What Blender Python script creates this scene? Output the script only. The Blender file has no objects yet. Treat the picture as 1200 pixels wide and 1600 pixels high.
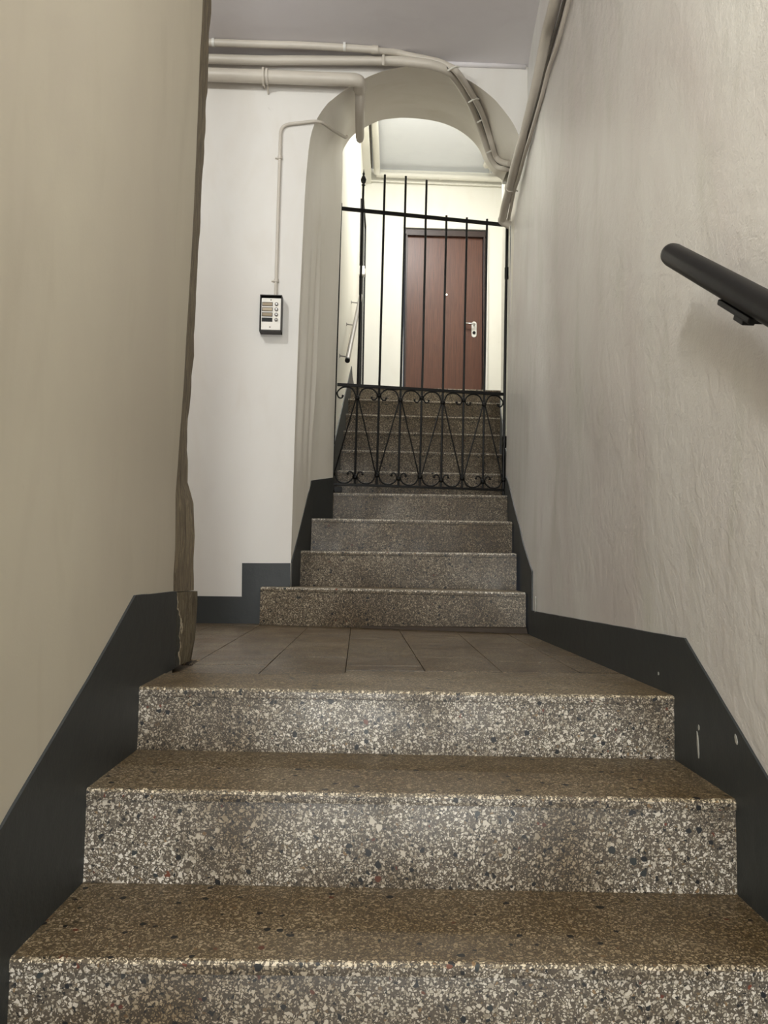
import bpy, bmesh, math, random
from mathutils import Vector, Matrix, noise
random.seed(7)
R = math.radians
scene = bpy.context.scene
col = scene.collection
# World frame: X right, Y along the corridor (away from the viewer), Z up, landing floor at z = 0, metres.

# ------------------------------------------------------------------ camera
def make_camera():
    yaw, pitch, roll, f = R(1.9), R(4.2), 0.0155, 1202.0
    F = Vector((math.sin(yaw)*math.cos(pitch), math.cos(yaw)*math.cos(pitch), math.sin(pitch)))
    R0 = Vector((math.cos(yaw), -math.sin(yaw), 0)); U0 = R0.cross(F)
    Rt = R0*math.cos(roll) + U0*math.sin(roll); U = Rt.cross(F)
    cam = bpy.data.cameras.new('camera'); o = bpy.data.objects.new('camera', cam); col.objects.link(o)
    m = Matrix((Rt, U, -F)).transposed().to_4x4(); m.translation = Vector((0, 0, .26))
    o.matrix_world = m
    cam.sensor_fit = 'VERTICAL'; cam.sensor_height = 36.0; cam.lens = 36.0*f/1600.0
    cam.clip_start = .02
    scene.camera = o
make_camera()

# ------------------------------------------------------------------ world, lights, exposure
w = bpy.data.worlds.new('world'); scene.world = w; w.use_nodes = True
w.node_tree.nodes['Background'].inputs[0].default_value = (.55, .6, .7, 1)
w.node_tree.nodes['Background'].inputs[1].default_value = .15
vs = scene.view_settings
vs.view_transform = 'Standard'; vs.look = 'None'; vs.gamma = 1; vs.use_curve_mapping = False; vs.exposure = 0.0

def lamp(name, loc, power, color, radius=.06):
    l = bpy.data.lights.new(name, 'POINT'); l.energy = power; l.color = color; l.shadow_soft_size = radius
    o = bpy.data.objects.new(name, l); o.location = loc; col.objects.link(o); return o
def area(name, loc, target, sx, sy, power, color):
    l = bpy.data.lights.new(name, 'AREA'); l.shape = 'RECTANGLE'; l.size = sx; l.size_y = sy; l.energy = power; l.color = color
    o = bpy.data.objects.new(name, l); o.location = loc
    o.rotation_euler = (Vector(target)-Vector(loc)).to_track_quat('-Z', 'Y').to_euler(); col.objects.link(o); return o
area('upper_landing_lamp', (.50, 5.9, 4.42), (.45, 6.3, 1.7), .5, .5, 56, (1, .995, .965))
lamp('side_passage_lamp', (-1.15, 1.95, 2.55), 42, (.98, 1, .965), .05)
lamp('stairwell_fill', (-.27, .12, 1.98), 51, (.985, 1, .965), .15)  # unseen fill light, added to brighten the side walls
area('street_door_daylight', (-.20, -2.85, .35), (.05, 2, .1), .9, 1.5, 84, (.97, .995, .985))

# ------------------------------------------------------------------ materials
def srgb(r, g, b):
    f = lambda c: (c/255/12.92) if c/255 <= .04045 else ((c/255+.055)/1.055)**2.4
    return (f(r), f(g), f(b), 1)
class N:
    def __init__(s, name):
        s.m = bpy.data.materials.new(name); s.m.use_nodes = True; s.t = s.m.node_tree
        s.b = s.t.nodes['Principled BSDF']
        s.co = s.t.nodes.new('ShaderNodeNewGeometry').outputs['Position']
        s.geo = s.co.node
    def n(s, typ, ins=None, **kw):
        x = s.t.nodes.new(typ)
        for k, v in kw.items(): setattr(x, k, v)
        for k, v in (ins or {}).items():
            if isinstance(v, bpy.types.NodeSocket): s.t.links.new(v, x.inputs[k])
            else: x.inputs[k].default_value = v
        return x
    def L(s, a, b): s.t.links.new(a, b)
    def scaled(s, v): return s.n('ShaderNodeMapping', {'Vector': s.co, 'Scale': v}).outputs[0]
    def noise(s, scale, detail=3, vec=None, rough=.55, dist=0):
        return s.n('ShaderNodeTexNoise', {'Vector': vec or s.co, 'Scale': scale, 'Detail': detail, 'Roughness': rough, 'Distortion': dist}).outputs['Fac']
    def ramp(s, fac, stops, interp='LINEAR'):
        r = s.n('ShaderNodeValToRGB', {'Fac': fac}); e = r.color_ramp.elements; r.color_ramp.interpolation = interp
        while len(e) < len(stops): e.new(.5)
        for i, (p, c) in enumerate(stops):
            e[i].position = p; e[i].color = c if isinstance(c, tuple) else (c, c, c, 1)
        return r.outputs[0]
    def mix(s, fac, a, b, mode='MIX'):
        x = s.n('ShaderNodeMix', data_type='RGBA', blend_type=mode)
        for i, v in ((0, fac), (6, a), (7, b)):
            if isinstance(v, bpy.types.NodeSocket): s.L(v, x.inputs[i])
            else: x.inputs[i].default_value = v
        return x.outputs[2]
    def math(s, op, a, b=0.0, clamp=False):
        x = s.n('ShaderNodeMath', operation=op, use_clamp=clamp)
        for i, v in ((0, a), (1, b)):
            if isinstance(v, bpy.types.NodeSocket): s.L(v, x.inputs[i])
            else: x.inputs[i].default_value = v
        return x.outputs[0]
    def bump(s, h, strength, dist=.01, prev=None):
        x = s.n('ShaderNodeBump', {'Height': h, 'Strength': strength, 'Distance': dist})
        if prev: s.L(prev, x.inputs['Normal'])
        return x.outputs[0]
    def fin(s, color, rough=.6, normal=None, metal=0, spec=None):
        for k, v in (('Base Color', color), ('Roughness', rough)):
            if isinstance(v, bpy.types.NodeSocket): s.L(v, s.b.inputs[k])
            else: s.b.inputs[k].default_value = v
        s.b.inputs['Metallic'].default_value = metal
        if spec is not None: s.b.inputs['Specular IOR Level'].default_value = spec
        if normal: s.L(normal, s.b.inputs['Normal'])
        return s.m

def plaster(name, c1, c2, c3, bump=.35, rough=.5, streak=True):
    k = N(name)
    patch = k.noise(1.6, 4, k.scaled((1, 1, .45)), .6, .8)
    colr = k.mix(k.ramp(patch, [(.35, 0.0), (.65, 1.0)]), c1, c2)
    p2 = k.noise(5.5, 3, k.scaled((1, 1.3, .35)), .6, .5)
    colr = k.mix(k.ramp(p2, [(.52, 0.0), (.75, .55)]), colr, c3)
    sc = k.ramp(k.noise(9, 6, k.scaled((1, 2.5, .8)), .75, 1.2), [(.66, 0.0), (.74, .25)])
    colr = k.mix(sc, colr, (c3[0]*.55, c3[1]*.52, c3[2]*.48, 1))
    n1 = k.bump(k.noise(4.2, 4, k.scaled((1, 1, .8)), .5, 0), bump*.55, .02)
    n2 = k.bump(k.noise(30, 4, k.scaled((1, 1, .85)), .6, 0), bump*.8, .004, n1)
    n3 = k.bump(k.noise(230, 2), bump*.8, .0012, n2)
    return k.fin(colr, rough, n3)
M = {}
M['left'] = plaster('cream_plaster', srgb(206, 199, 181), srgb(199, 191, 175), srgb(190, 182, 164), .14, .6)
M['right'] = plaster('grey_white_plaster', srgb(228, 226, 221), srgb(214, 207, 203), srgb(197, 196, 184), .95, .36)
M['back'] = plaster('off_white_plaster', srgb(228, 225, 220), srgb(224, 219, 213), srgb(219, 213, 204), .10, .6)
M['reveal'] = plaster('arch_plaster', srgb(238, 233, 224), srgb(233, 228, 217), srgb(226, 220, 206), .10, .55)
M['upper'] = plaster('white_plaster', srgb(240, 238, 229), srgb(238, 236, 226), srgb(233, 229, 217), .10, .6)
M['ceiling'] = plaster('ceiling_paint', srgb(226, 222, 224), srgb(222, 217, 220), srgb(217, 212, 214), .10, .7)
M['upper_ceiling'] = plaster('upper_ceiling_paint', srgb(238, 241, 246), srgb(235, 238, 244), srgb(231, 234, 240), .08, .7)

def paint_dark():
    k = N('slate_grey_paint')
    c = k.mix(k.noise(3, 4), srgb(44, 48, 49), srgb(54, 57, 58))
    s1 = k.ramp(k.noise(34, 5, k.scaled((1, 1.6, .7)), .7, .8), [(.735, 0.0), (.75, 1.0)])
    c = k.mix(s1, c, srgb(118, 120, 118))
    n = k.bump(k.noise(22, 4), .25, .006); n = k.bump(k.noise(200, 2), .2, .001, n)
    return k.fin(c, .5, n)
M['dark'] = paint_dark()

def terrazzo(name, tint, grime, grime_cols, rough, gscale=2.2, film=0.0):
    """cast terrazzo: grey-brown matrix, cream / grey chips of two sizes, sparse black and rust chips"""
    k = N(name)
    wob = k.n('ShaderNodeTexNoise', {'Vector': k.co, 'Scale': 120.0, 'Detail': 1.0})
    v = k.n('ShaderNodeVectorMath', {0: wob.outputs['Color'], 1: (.5, .5, .5)}, operation='SUBTRACT')
    v2 = k.n('ShaderNodeVectorMath', {0: v.outputs[0], 'Scale': .006}, operation='SCALE')
    p = k.n('ShaderNodeVectorMath', {0: k.co, 1: v2.outputs[0]}, operation='ADD').outputs[0]
    def vor(scale, feat='F1', off=(0, 0, 0)):
        q = k.n('ShaderNodeVectorMath', {0: p, 1: off}, operation='ADD').outputs[0]
        return k.n('ShaderNodeTexVoronoi', {'Vector': q, 'Scale': scale}, feature=feat)
    def rnd(vo):
        s = k.n('ShaderNodeSeparateColor', {0: vo.outputs['Color']}); return s.outputs
    base = k.mix(k.noise(60, 2), srgb(112, 103, 92), srgb(84, 77, 68))
    # dust-size chips
    f0 = vor(340.0, off=(7, 7, 7)); r = rnd(f0)
    colz = k.ramp(r[0], [(0, srgb(196, 188, 172)), (.34, srgb(110, 101, 90)), (.62, srgb(150, 141, 127)), (.86, srgb(60, 56, 52))], 'CONSTANT')
    c = k.mix(k.math('LESS_THAN', f0.outputs['Distance'], .42), base, colz)
    # fine chips
    def layer(c, scale, off, thr, keep, size_amt, stops):
        v1 = vor(scale, off=off); ve = vor(scale, 'DISTANCE_TO_EDGE', off); r = rnd(v1)
        m = k.math('GREATER_THAN', ve.outputs['Distance'], k.math('ADD', k.math('MULTIPLY', r[1], size_amt), thr))
        m = k.math('MULTIPLY', m, k.math('LESS_THAN', r[2], keep))
        return k.mix(m, c, k.ramp(r[0], stops, 'CONSTANT'))
    W1, W2, W3 = srgb(236, 231, 223), srgb(208, 202, 191), srgb(170, 162, 149)
    c = layer(c, 230.0, (1.3, .2, 4.4), .07, .62, .22, [(0, W1), (.4, W2), (.66, W3), (.84, srgb(34, 35, 37)), (.92, srgb(130, 112, 88))])
    c = layer(c, 146.0, (3.1, 1.7, .4), .12, .60, .26, [(0, W1), (.36, W2), (.62, W3), (.74, W1), (.88, srgb(32, 34, 37)), (.95, srgb(150, 124, 92)), (.985, srgb(120, 62, 44))])
    c = layer(c, 92.0, (8.1, 4.7, 2.4), .17, .34, .26, [(0, W1), (.45, W2), (.66, srgb(30, 32, 35)), (.90, W3), (.965, srgb(128, 70, 50))])
    if film: c = k.mix(film, c, k.mix(k.noise(26, 4), srgb(122, 113, 97), srgb(160, 150, 131)))
    # sparse large black chips
    b1 = vor(52.0, off=(.3, 5.1, 2.2)); r = rnd(b1)
    bm = k.math('LESS_THAN', b1.outputs['Distance'], k.math('ADD', k.math('MULTIPLY', r[1], .22), .12))
    bm = k.math('MULTIPLY', bm, k.math('GREATER_THAN', r[0], .82))
    c = k.mix(bm, c, k.ramp(r[2], [(0, srgb(24, 26, 30)), (.80, srgb(52, 58, 60)), (.95, srgb(120, 70, 50))], 'CONSTANT'))
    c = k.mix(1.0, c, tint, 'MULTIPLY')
    # ingrained grime, in wide uneven patches
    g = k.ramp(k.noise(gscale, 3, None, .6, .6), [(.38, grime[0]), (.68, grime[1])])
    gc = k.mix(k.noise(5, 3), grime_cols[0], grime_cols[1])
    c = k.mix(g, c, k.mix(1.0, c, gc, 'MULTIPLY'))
    rg = k.ramp(k.noise(7, 4), [(.3, rough), (.75, rough+.18)])
    return k.fin(c, rg, k.bump(k.noise(40, 3), .05, .003))
M['riser'] = terrazzo('terrazzo_riser', (.93, .915, .88, 1), (.10, 1.0), (srgb(176, 162, 138), srgb(140, 124, 98)), .34, 3.0)
M['riser_up'] = terrazzo('terrazzo_riser_dark', (.58, .525, .43, 1), (.35, 1.0), (srgb(186, 172, 150), srgb(150, 134, 112)), .36)  # riser terrazzo tinted a darker brown for the upper flight
M['nosing_up'] = terrazzo('terrazzo_worn_edge_lit', (1, .97, .9, 1), (.0, .1), (srgb(224, 212, 184), srgb(210, 198, 170)), .3)  # worn edge, paled further to paint in the lamp's bright line
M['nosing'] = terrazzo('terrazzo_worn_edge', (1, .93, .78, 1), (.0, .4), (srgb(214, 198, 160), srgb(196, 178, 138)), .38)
M['tread'] = terrazzo('terrazzo_tread', (.78, .71, .585, 1), (.5, 1.0), (srgb(190, 174, 140), srgb(160, 142, 110)), .42, 2.2, .36)
M['tile'] = terrazzo('terrazzo_tile', (.54, .46, .33, 1), (.5, 1.0), (srgb(186, 166, 134), srgb(158, 138, 106)), .30)

def simple(name, c, rough=.5, metal=0, var=.08, bump=.1, bs=60, spec=None):
    k = N(name)
    cc = k.mix(k.noise(12, 3), c, tuple(x*(1-var*2) for x in c[:3])+(1,))
    return k.fin(cc, rough, k.bump(k.noise(bs, 3), bump, .002), metal, spec)
M['iron'] = simple('black_painted_iron', srgb(11, 10, 10), .45, 0, .1, .3, spec=.3)
M['black'] = simple('black_plastic', srgb(11, 10, 11), .42, 0, .05, .15, 25, .3)
M['pipe'] = simple('painted_pipe', srgb(208, 200, 188), .42, 0, .06, .3, 40)
M['pipe_white'] = simple('white_painted_pipe', srgb(232, 229, 218), .42, 0, .03, .1, 40)
M['dark_line'] = simple('dark_grey_line', srgb(92, 86, 78), .5)
M['plate'] = simple('brushed_aluminium', srgb(226, 222, 214), .5, .25, .03)
M['housing'] = simple('dark_brown_housing', srgb(38, 31, 28), .45)
M['slot'] = simple('beige_name_card', srgb(160, 142, 114), .4)
M['slot_pale'] = simple('pale_name_card', srgb(184, 168, 142), .4)
M['chrome'] = simple('chrome', srgb(210, 210, 210), .15, 1, .02, .02)
M['tube'] = simple('grey_steel_tube', srgb(150, 146, 142), .38, .6)
M['white'] = simple('white_plastic', srgb(236, 234, 228), .4)
M['screw'] = simple('screw_steel', srgb(130, 124, 116), .4, .6)
M['glassdark'] = simple('dark_glass_door', srgb(10, 10, 12), .25)

def wood():
    k = N('brown_veneer')
    g = k.noise(14, 5, k.scaled((9, 9, .35)), .65, .4); g2 = k.noise(3, 3, k.scaled((9, 9, .5)))
    c = k.ramp(g, [(.3, srgb(72, 41, 29)), (.5, srgb(90, 53, 37)), (.72, srgb(106, 65, 46))])
    c = k.mix(k.ramp(g2, [(.4, 0.0), (.7, .5)]), c, srgb(76, 43, 31))
    return k.fin(c, .38, k.bump(g, .08, .002))
M['wood'] = wood()
M['wood_dark'] = simple('dark_brown_frame', srgb(52, 34, 28), .4)
def stone():
    k = N('worn_brown_stone')
    st = k.noise(30, 6, k.scaled((2, 2, .35)), .7, 1.0)
    c = k.ramp(st, [(.3, srgb(70, 61, 47)), (.45, srgb(106, 94, 76)), (.6, srgb(134, 122, 100)), (.75, srgb(164, 154, 134))])
    n = k.bump(k.noise(14, 5, k.scaled((1, 1, .5)), .65, .5), .9, .012); n = k.bump(st, .6, .004, n)
    return k.fin(c, .7, n)
M['stone'] = stone()
def stone_plinth():
    # plinth stone: slate paint still on its near edge, pale filler flakes at the paint's border
    k = N('plinth_stone_with_paint_remains')
    st = k.noise(34, 6, k.scaled((2, 2, .35)), .7, 1.0)
    c = k.ramp(st, [(.3, srgb(54, 47, 36)), (.45, srgb(84, 74, 56)), (.62, srgb(118, 107, 86))])
    x = k.n('ShaderNodeSeparateXYZ', {0: k.co}); e = k.math('ADD', x.outputs[1], k.math('MULTIPLY', k.math('SUBTRACT', k.noise(24, 4), .5), .09))
    zt = k.math('MULTIPLY', x.outputs[2], .18)
    e2 = k.math('ADD', e, zt)
    paint = k.math('LESS_THAN', e2, 2.048)
    flake = k.math('MULTIPLY', k.math('LESS_THAN', e2, 2.056), k.ramp(k.noise(30, 3), [(.44, 0.0), (.5, 1.0)]))
    c = k.mix(flake, c, srgb(176, 164, 142)); c = k.mix(paint, c, srgb(64, 64, 58))
    n = k.bump(k.noise(18, 5, None, .65, .5), .8, .012)
    return k.fin(c, .65, n)
M['plinth'] = stone_plinth()

# ------------------------------------------------------------------ helpers
def tag(o, label=None, cat=None, group=None, kind=None):
    for k_, v in (('label', label), ('category', cat), ('group', group), ('kind', kind)):
        if v: o[k_] = v
    return o
def link(name, me, mat, parent=None):
    o = bpy.data.objects.new(name, me); col.objects.link(o)
    if mat and not me.materials: me.materials.append(M[mat])
    if parent: o.parent = parent
    return o
def empty(name, loc=(0, 0, 0), rz=0):
    o = bpy.data.objects.new(name, None); o.location = loc; o.rotation_euler = (0, 0, rz); o.empty_display_size = .1
    col.objects.link(o); return o
def done(bm, name, mat, parent=None, smooth=False, recalc=True):
    if recalc: bmesh.ops.recalc_face_normals(bm, faces=bm.faces)
    me = bpy.data.meshes.new(name); bm.to_mesh(me); bm.free()
    if smooth:
        for p in me.polygons: p.use_smooth = True
        if smooth != 'all':
            try: me.set_sharp_from_angle(angle=R(40))
            except Exception: pass
    return link(name, me, mat, parent)
def prism(bm, outline, z0, z1, bevel=0, jitter=0):
    """vertical prism on an xy outline"""
    lo = [bm.verts.new((x, y, z0)) for x, y in outline]; hi = [bm.verts.new((x, y, z1)) for x, y in outline]
    fs = [bm.faces.new(hi), bm.faces.new(lo[::-1])]; n = len(outline)
    for i in range(n): fs.append(bm.faces.new((lo[i], lo[(i+1) % n], hi[(i+1) % n], hi[i])))
    if bevel:
        es = list({e for f in (fs[0],) for e in f.edges})
        bmesh.ops.bevel(bm, geom=es, offset=bevel, segments=2, affect='EDGES', profile=.6)
    return bm
def box(bm, c, s, bevel=0, rot=None, seg=2):
    g = bmesh.ops.create_cube(bm, size=1)['verts']
    m = Matrix.Translation(c) @ (rot.to_4x4() if rot else Matrix()) @ Matrix.Diagonal((s[0], s[1], s[2], 1))
    bmesh.ops.transform(bm, matrix=m, verts=g)
    if bevel:
        es = list({e for v in g for e in v.link_edges})
        bmesh.ops.bevel(bm, geom=es, offset=bevel, segments=seg, affect='EDGES', profile=.6)
    return bm
def tube(bm, pts, r, seg=12, caps=True, radii=None, squash=None):
    pts = [Vector(p) for p in pts]; rings = []
    t0 = (pts[1]-pts[0]).normalized(); up = Vector((0, 0, 1)) if abs(t0.z) < .9 else Vector((0, 1, 0))
    nrm = (up - t0*up.dot(t0)).normalized()
    for i, p in enumerate(pts):
        if i == 0: t = t0
        elif i == len(pts)-1: t = (pts[-1]-pts[-2]).normalized()
        else: t = ((pts[i+1]-p).normalized() + (p-pts[i-1]).normalized()).normalized()
        nrm = (nrm - t*nrm.dot(t)).normalized(); b = t.cross(nrm); rr = radii[i] if radii else r
        rings.append([bm.verts.new(p + (nrm*math.cos(a)*(squash or 1) + b*math.sin(a))*rr) for a in [2*math.pi*j/seg for j in range(seg)]])
    for a, b_ in zip(rings, rings[1:]):
        for j in range(seg): bm.faces.new((a[j], a[(j+1) % seg], b_[(j+1) % seg], b_[j]))
    if caps: bm.faces.new(rings[0][::-1]); bm.faces.new(rings[-1])
    return bm
def smooth_path(pts, n=6):
    pts = [Vector(p) for p in pts]; out = []
    for i in range(len(pts)-1):
        a = pts[max(i-1, 0)]; b = pts[i]; c = pts[i+1]; d = pts[min(i+2, len(pts)-1)]
        for j in range(n):
            t = j/n
            out.append(.5*((2*b) + (c-a)*t + (2*a-5*b+4*c-d)*t*t + (-a+3*b-3*c+d)*t**3))
    out.append(pts[-1]); return out
def fillet(pts, r, n=6):
    """polyline with rounded corners"""
    pts = [Vector(p) for p in pts]; out = [pts[0]]
    for i in range(1, len(pts)-1):
        p = pts[i]; a = (pts[i-1]-p); b = (pts[i+1]-p); k = min(r, a.length*.45, b.length*.45)
        s = p+a.normalized()*k; e = p+b.normalized()*k
        for j in range(n+1):
            t = j/n; out.append(s*(1-t)**2 + p*2*t*(1-t) + e*t*t)
    out.append(pts[-1]); return out
def lerp_table(tab, x):
    if x <= tab[0][0]: return tab[0][1]
    for (a, va), (b, vb) in zip(tab, tab[1:]):
        if x <= b: return va + (vb-va)*(x-a)/(b-a)
    return tab[-1][1]
def frange(a, b, step):
    n = max(1, round((b-a)/step)); return [a+(b-a)*i/n for i in range(n+1)]
def grid(bm, P):
    """P[i][j] points -> quads"""
    V = [[bm.verts.new(p) for p in row] for row in P]
    for i in range(len(V)-1):
        for j in range(len(V[0])-1):
            bm.faces.new((V[i][j], V[i+1][j], V[i+1][j+1], V[i][j+1]))
    return V

# ------------------------------------------------------------------ side wall surfaces
FLOOR_LOW = -1.143
RX = [(-3, .625), (1.1, .662), (1.38, .672), (1.65, .681), (3.1, .706), (3.4, .732), (3.6, .760), (4.3, .838), (4.42, .848)]
LX = [(-3, -.50), (1.1, -.484), (1.4, -.472), (1.7, -.466), (2.0, -.464)]
LZ = [(-1.2, 0), (.15, 0), (.45, -.008), (.73, .005), (1.16, .014), (1.8, .018), (2.7, .02)]
def wob(y, z, s, a): return (noise.noise(Vector((y*s, z*s*.8, 3.3)))) * a
def right_x(y, z):
    return lerp_table(RX, y) + .012*max(z-.2, 0)*(1 if y > 2 else max(0, y/2)) + wob(y, z, 1.7, .006)*(1 if z > .3 else .3)
def left_x(y, z):
    return lerp_table(LX, y) + lerp_table(LZ, z)*max(0, min(1, (y-.6)/1.2)) + wob(y+9, z, 1.9, .004)*(1 if z > .3 else .3)

bm = bmesh.new()
ys = frange(-3, 4.42, .09); zs = frange(-1.3, 2.75, .09)
grid(bm, [[(right_x(y, z), y, z) for z in zs] for y in ys])
# far end of the wall, returning to the stair beyond the gate
grid(bm, [[(right_x(4.42, z), 4.42, z) for z in zs], [(1.05, 4.42, z) for z in zs]])
wr = done(bm, 'wall_right', 'right', smooth=True, recalc=False); wr['kind'] = 'structure'
wr.data.flip_normals()

bm = bmesh.new(); zl = frange(-1.3, 2.75, .07)
def edge_y(z): return 2.0 + (.006*noise.noise(Vector((0, 0, z*9))) - (.012 if .16 < z < .24 else 0))
P = [[(left_x(y, z), y, z) for z in zl] for y in frange(-3, 1.93, .09)]
P.append([(left_x(2.0, z)-.002, edge_y(z)-.004, z) for z in zl])
P.append([(left_x(2.0, z)-.012, edge_y(z), z) for z in zl])
P.append([(-.76, 2.0, z) for z in zl])
P.append([(-.76, .4, z) for z in zl])
grid(bm, P); wl = done(bm, 'wall_left', 'left', smooth=True, recalc=False); wl['kind'] = 'structure'

# stone jamb closing the end of the left wall: tall worn upright on a wider plinth stone
JX = [(.19, -.450), (.448, -.457), (.475, -.478), (.66, -.482), (.84, -.472), (1.23, -.467), (1.67, -.457), (2.75, -.455)]
def stone_block(name, z0, z1, fx, mat, x_in=.0):
    bm = bmesh.new(); P = []
    for z in frange(z0, z1, .03):
        n_ = noise.noise(Vector((1.1, 2.2, z*13)))*.004 + noise.noise(Vector((5.1, 2.2, z*40)))*.0015
        xr = fx(z)+n_; xl = left_x(2.0, z) - .004 + x_in
        if z > 1.4: xr = min(xr, xl-.006+.004)
        row = [(-.76, 2.001, z), (xl, 2.001, z), (xl+(xr-xl)*.35+n_*.7, 2.05, z), (xl+(xr-xl)*.8-n_*.5, 2.11, z), (xr, 2.143+n_, z), (xr-.014, 2.157, z), (-.76, 2.157, z), (-.76, 2.001, z)]
        P.append(row)
    V = grid(bm, P)
    bm.faces.new([v for v in V[-1][:-1]]); bm.faces.new([v for v in V[0][:-1]][::-1])
    bmesh.ops.remove_doubles(bm, verts=bm.verts, dist=.0001)
    o = done(bm, name, mat, wl, smooth=True); return o
s1 = stone_block('stone', .192, 2.70, lambda z: lerp_table(JX, z), 'stone'); s1['label'] = 'tall worn brown stone upright with chipped edge'
s2 = stone_block('stone', .0005, .19, lambda z: -.440-.012*max(0, (.05-z)/.05), 'plinth', .004); s2['label'] = 'wider plinth stone with remains of slate paint'

# ------------------------------------------------------------------ back wall with the arch
O = [(-.308,0),(-.303,.81),(-.296,1.42),(-.284,1.95),(-.276,2.15),(-.262,2.31),(-.235,2.40),(-.19,2.475),(-.159,2.506),(-.099,2.556),(.023,2.632),(.13,2.67),(.239,2.685),(.395,2.666),(.504,2.621),(.604,2.55),(.661,2.488),(.708,2.425),(.739,2.362),(.765,2.282),(.79,2.2),(.81,0)]
MI = {0:(-.256,0),1:(-.244,.77),2:(-.235,1.36),3:(-.228,1.88),4:(-.226,2.15),5:(-.225,2.30),6:(-.217,2.40),7:(-.187,2.49),8:(-.122,2.565)}
YM = 3.90
FA = [(-.15,0),(-.147,.81),(-.143,1.42),(-.136,1.95),(-.130,2.3),(-.128,2.45),(-.127,2.55),(-.128,2.62),(-.125,2.68),(-.06,2.775),(.07,2.855),(.16,2.876),(.25,2.883),(.40,2.87),(.51,2.836),(.60,2.78),(.663,2.71),(.70,2.63),(.75,2.56),(.805,2.517),(.85,2.4),(.87,0)]
YF, YB = 3.55, 4.30
keys = []
for i in range(len(O)):
    o_ = Vector((O[i][0], YF, O[i][1])); q_ = Vector((FA[i][0], 4.2, FA[i][1]))
    m_ = Vector((MI[i][0], YM, MI[i][1])) if i in MI else o_+(q_-o_)*.85
    keys.append((o_, m_, q_))
SUB = [8, 6, 5] + [4]*17 + [6]
def resample():
    out = []
    n = len(keys)
    for i in range(n-1):
        k_ = SUB[min(i, len(SUB)-1)]
        for j in range(k_):
            t = j/k_; row = []
            for c in range(3):
                a = keys[max(i-1, 0)][c]; b = keys[i][c]; d = keys[i+1][c]; e = keys[min(i+2, n-1)][c]
                if i < 3 or i >= n-2: p = b.lerp(d, t)
                else: p = .5*((2*b)+(d-a)*t+(2*a-5*b+4*d-e)*t*t+(-a+3*b-3*d+e)*t**3)
                row.append(p)
            out.append((row, i+t))
    out.append((list(keys[-1]), n-1)); return out
RS = resample()
def band_point(row, t, idx, extra=0):
    """t 0..1 over the splayed reveal; fluted moulding on the left upright, fading out under the arch"""
    o_, m_, q_ = row; p = o_.lerp(m_, t)
    z = p.z; flute = 0
    if idx < 6:
        fade = max(0, min(1, (2.15-z)/.45))*max(0, min(1, (z-.72)/.2))
        flute = .011*fade*(math.cos(t*2*math.pi*3.0)-1)*.5*(1 if t < .92 else 0)
        bulge = .012*math.sin(math.pi*t)          # convex plaster body
        if t > .82: bulge += .012*math.sin(math.pi*(t-.82)/.18)
        bulge *= .25+.75*max(0, min(1, (z-.75)/.5))
        flute += bulge*max(0, min(1, (2.45-z)/.4))
    return Vector((p.x+flute+extra, p.y, p.z))
wb_bm = bmesh.new()
n8 = 8
# front face of the wall, left of and over the opening
def face_plane(bm, pts, y, xleft, ztop):
    for (a, ia), (b, ib) in zip(pts, pts[1:]):
        if ib <= n8: q = [(a.x, y, a.z), (xleft, y, a.z), (xleft, y, b.z), (b.x, y, b.z)]
        else: q = [(a.x, y, a.z), (a.x, y, ztop), (b.x, y, ztop), (b.x, y, b.z)]
        if ib > 19.9 : continue
        bm.faces.new([bm.verts.new(v) for v in q])
    z8 = [p for p, i in pts if i == n8][0]
    bm.faces.new([bm.verts.new(v) for v in [(xleft, y, z8.z), (z8.x, y, z8.z), (z8.x, y, ztop), (xleft, y, ztop)]])
face_plane(wb_bm, [(r[0], i) for r, i in RS], YF, -3.0, 2.72)
bmesh.ops.remove_doubles(wb_bm, verts=wb_bm.verts, dist=.0003)
wb = done(wb_bm, 'wall_back', 'back'); wb['kind'] = 'structure'
bm = bmesh.new(); P = []
NT = 28
for row, idx in RS:
    line = [band_point(row, t/NT, idx) for t in range(NT+1)]
    line += [row[1].lerp(row[2], t/3) for t in range(1, 4)]
    line.append(Vector((row[2].x-.0, YB, row[2].z)))
    P.append(line)
grid(bm, P); ar = done(bm, 'arch_reveal', 'reveal', wb, smooth=True); ar['label'] = 'splayed arch reveal with fluted left upright'
bm = bmesh.new(); face_plane(bm, [(r[2], i) for r, i in RS], YB, -.6, 4.6)
bm.faces.new([bm.verts.new(v) for v in [(.80, YB, 2.5), (1.3, YB, 2.5), (1.3, YB, 4.6), (.80, YB, 4.6)]])
uf = done(bm, 'upper_side_face', 'upper', wb)

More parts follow.
